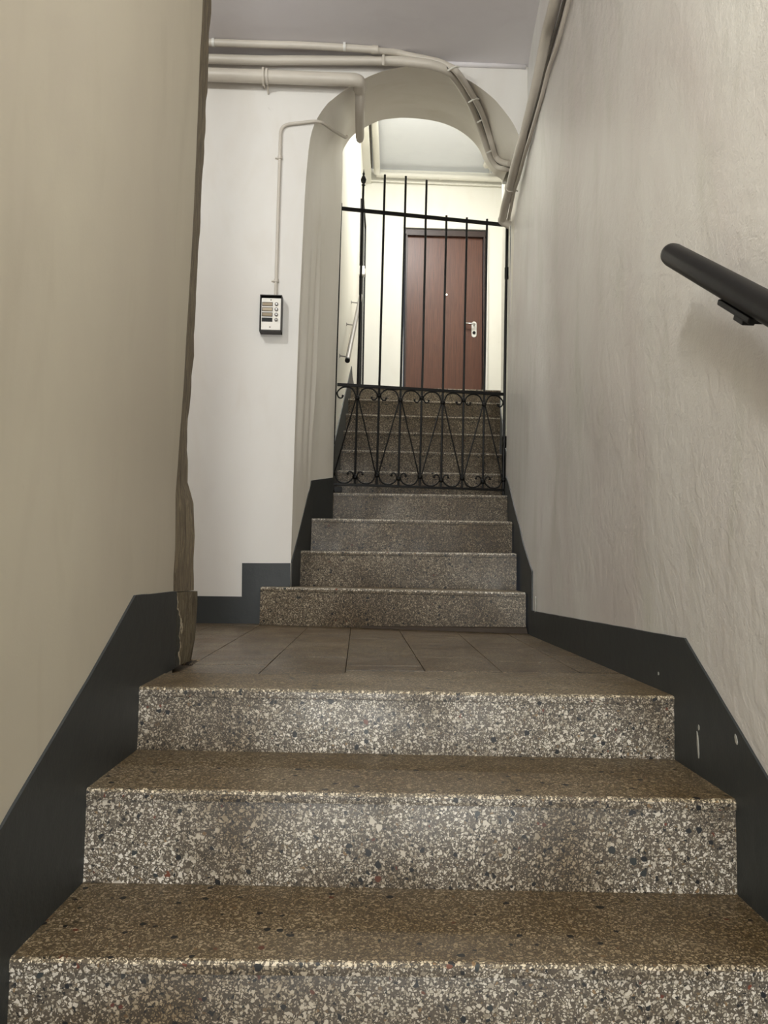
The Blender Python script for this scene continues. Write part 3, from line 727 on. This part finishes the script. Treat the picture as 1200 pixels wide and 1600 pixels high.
# upper landing pipes
pf = pipe('far_wall_pipe', [(.125, 7.795, 4.385), (.9, 7.80, 4.382), (1.56, 7.80, 4.376)], .032, 'pipe_white', 'white pipe across the top of the far wall above the brown door', 'pipe', sm=True)
bm = bmesh.new(); tube(bm, [(.5, 7.825, 4.325), (1.56, 7.825, 4.318)], .010, 8); tube(bm, [(-.0, 7.825, 4.33), (.5, 7.825, 4.325)], .010, 8); done(bm, 'thin_conduit', 'pipe_white', pf, smooth=True)
clamp(pf, (.8, 7.80, 4.382), (1, 0, 0), .037, .03, 'pipe_white', (0, .04, 0))
pg = pipe('upper_left_pipe', [(.02, 4.4, 4.405), (.045, 5.6, 4.405), (.08, 6.75, 4.405), (.125, 7.68, 4.405), (.130, 7.74, 4.365)], .034, 'pipe_white', 'white pipe running forward along the upper left ceiling edge', 'pipe', .03)
bm = bmesh.new(); tube(bm, [(-.03, 4.4, 4.41), (.0, 5.6, 4.41), (.035, 6.75, 4.41), (.068, 7.70, 4.41)], .012, 8); done(bm, 'dark_line', 'dark_line', pg, smooth=True)  # thin dark grey tube between wall and pipe
ph = pipe('upper_right_pipe', [(1.08, 4.4, 4.40), (1.20, 6.9, 4.41), (1.245, 7.60, 4.412), (1.255, 7.66, 4.445), (1.56, 7.67, 4.445)], .026, 'pipe_white', 'white pipe turning along the upper right ceiling corner', 'pipe', .04)
clamp(ph, (1.30, 7.67, 4.442), (1, 0, 0), .03, .02, 'pipe_white', (0, 0, -.07))

# ------------------------------------------------------------------ handrails
hr = empty('black_handrail', (.60, 1.45, .887)); tag(hr, 'thick black handrail with rounded end on the right wall', 'handrail')
P0 = Vector((0, .0, .0)); D_ = Vector((.0, -1, -.655)).normalized()
bm = bmesh.new(); pts = [P0 + D_*s for s in (0, .004, .012, .025, .2, .5, .9, 1.4, 1.9)]
tube(bm, pts, 1, 24, radii=[.011, .0165, .0205, .0222]+[.0225]*5); done(bm, 'rail', 'black', hr, smooth='all')
rail_under = Vector((0, -.655, 1)).normalized()*-1
for s in (.345, 1.35):
    c = P0 + D_*s - Vector((0, -.655, 1)).normalized()*.026
    rot = D_.to_track_quat('X', 'Z').to_matrix()
    bm = bmesh.new(); box(bm, c, (.12, .026, .010), .003, rot); sd = done(bm, 'saddle_plate', 'black', hr)
    bm = bmesh.new(); tube(bm, [c, c+Vector((.08, -.004, -.004))], .008, 10); done(bm, 'bracket', 'black', sd, smooth=True)
    bm = bmesh.new(); box(bm, c-Vector((0, -.655, 1)).normalized()*.008+D_*.02, (.035, .02, .010), .002, rot); done(bm, 'clip', 'black', sd)
uh = empty('steel_handrail', (-.084, 4.65, 1.536)); tag(uh, 'thin grey steel handrail on the white wall beyond the gate', 'handrail')
E_ = Vector((.063, 1.35, .85))
bm = bmesh.new(); tube(bm, [E_*t for t in (0, .3, .7, 1.12)], .0155, 16); done(bm, 'rail', 'tube', uh, smooth=True)
bm = bmesh.new(); tube(bm, [E_*-.012, E_*.003], .0158, 16); done(bm, 'end_cap', 'black', uh, smooth=True)
for t in (.035, .52, .95):
    c = E_*t; xw = lerp_table(UL, 4.65+c.y)+.084+.001
    bm = bmesh.new(); tube(bm, [c, Vector((xw, c.y, c.z+.006))], .0045, 8); tube(bm, [Vector((xw+.004, c.y, c.z+.006)), Vector((xw, c.y, c.z+.006))], .012, 10); done(bm, 'bracket', 'tube', uh, smooth=True)
bm = bmesh.new(); grid(bm, [[(lerp_table(UL, y)-.01, y, 4.31), (lerp_table(UL, y)+.075, y, 4.31), (lerp_table(UL, y)+.075, y, 4.48)] for y in frange(4.3, 7.85, .3)])
t_ = done(bm, 'trim_2', 'upper'); t_['kind'] = 'structure'
# switch on the white wall by the dark door
sw = empty('light_switch', (lerp_table(UL, 7.14), 7.14, 3.075)); tag(sw, 'small white switch on the wall beside the narrow dark door', 'switch')
bm = bmesh.new(); box(bm, (.026, 0, 0), (.050, .08, .085), .004); done(bm, 'switch_box', 'white', sw)
bm = bmesh.new(); box(bm, (.053, 0, 0), (.006, .04, .05), .002); done(bm, 'rocker', 'plate', sw)
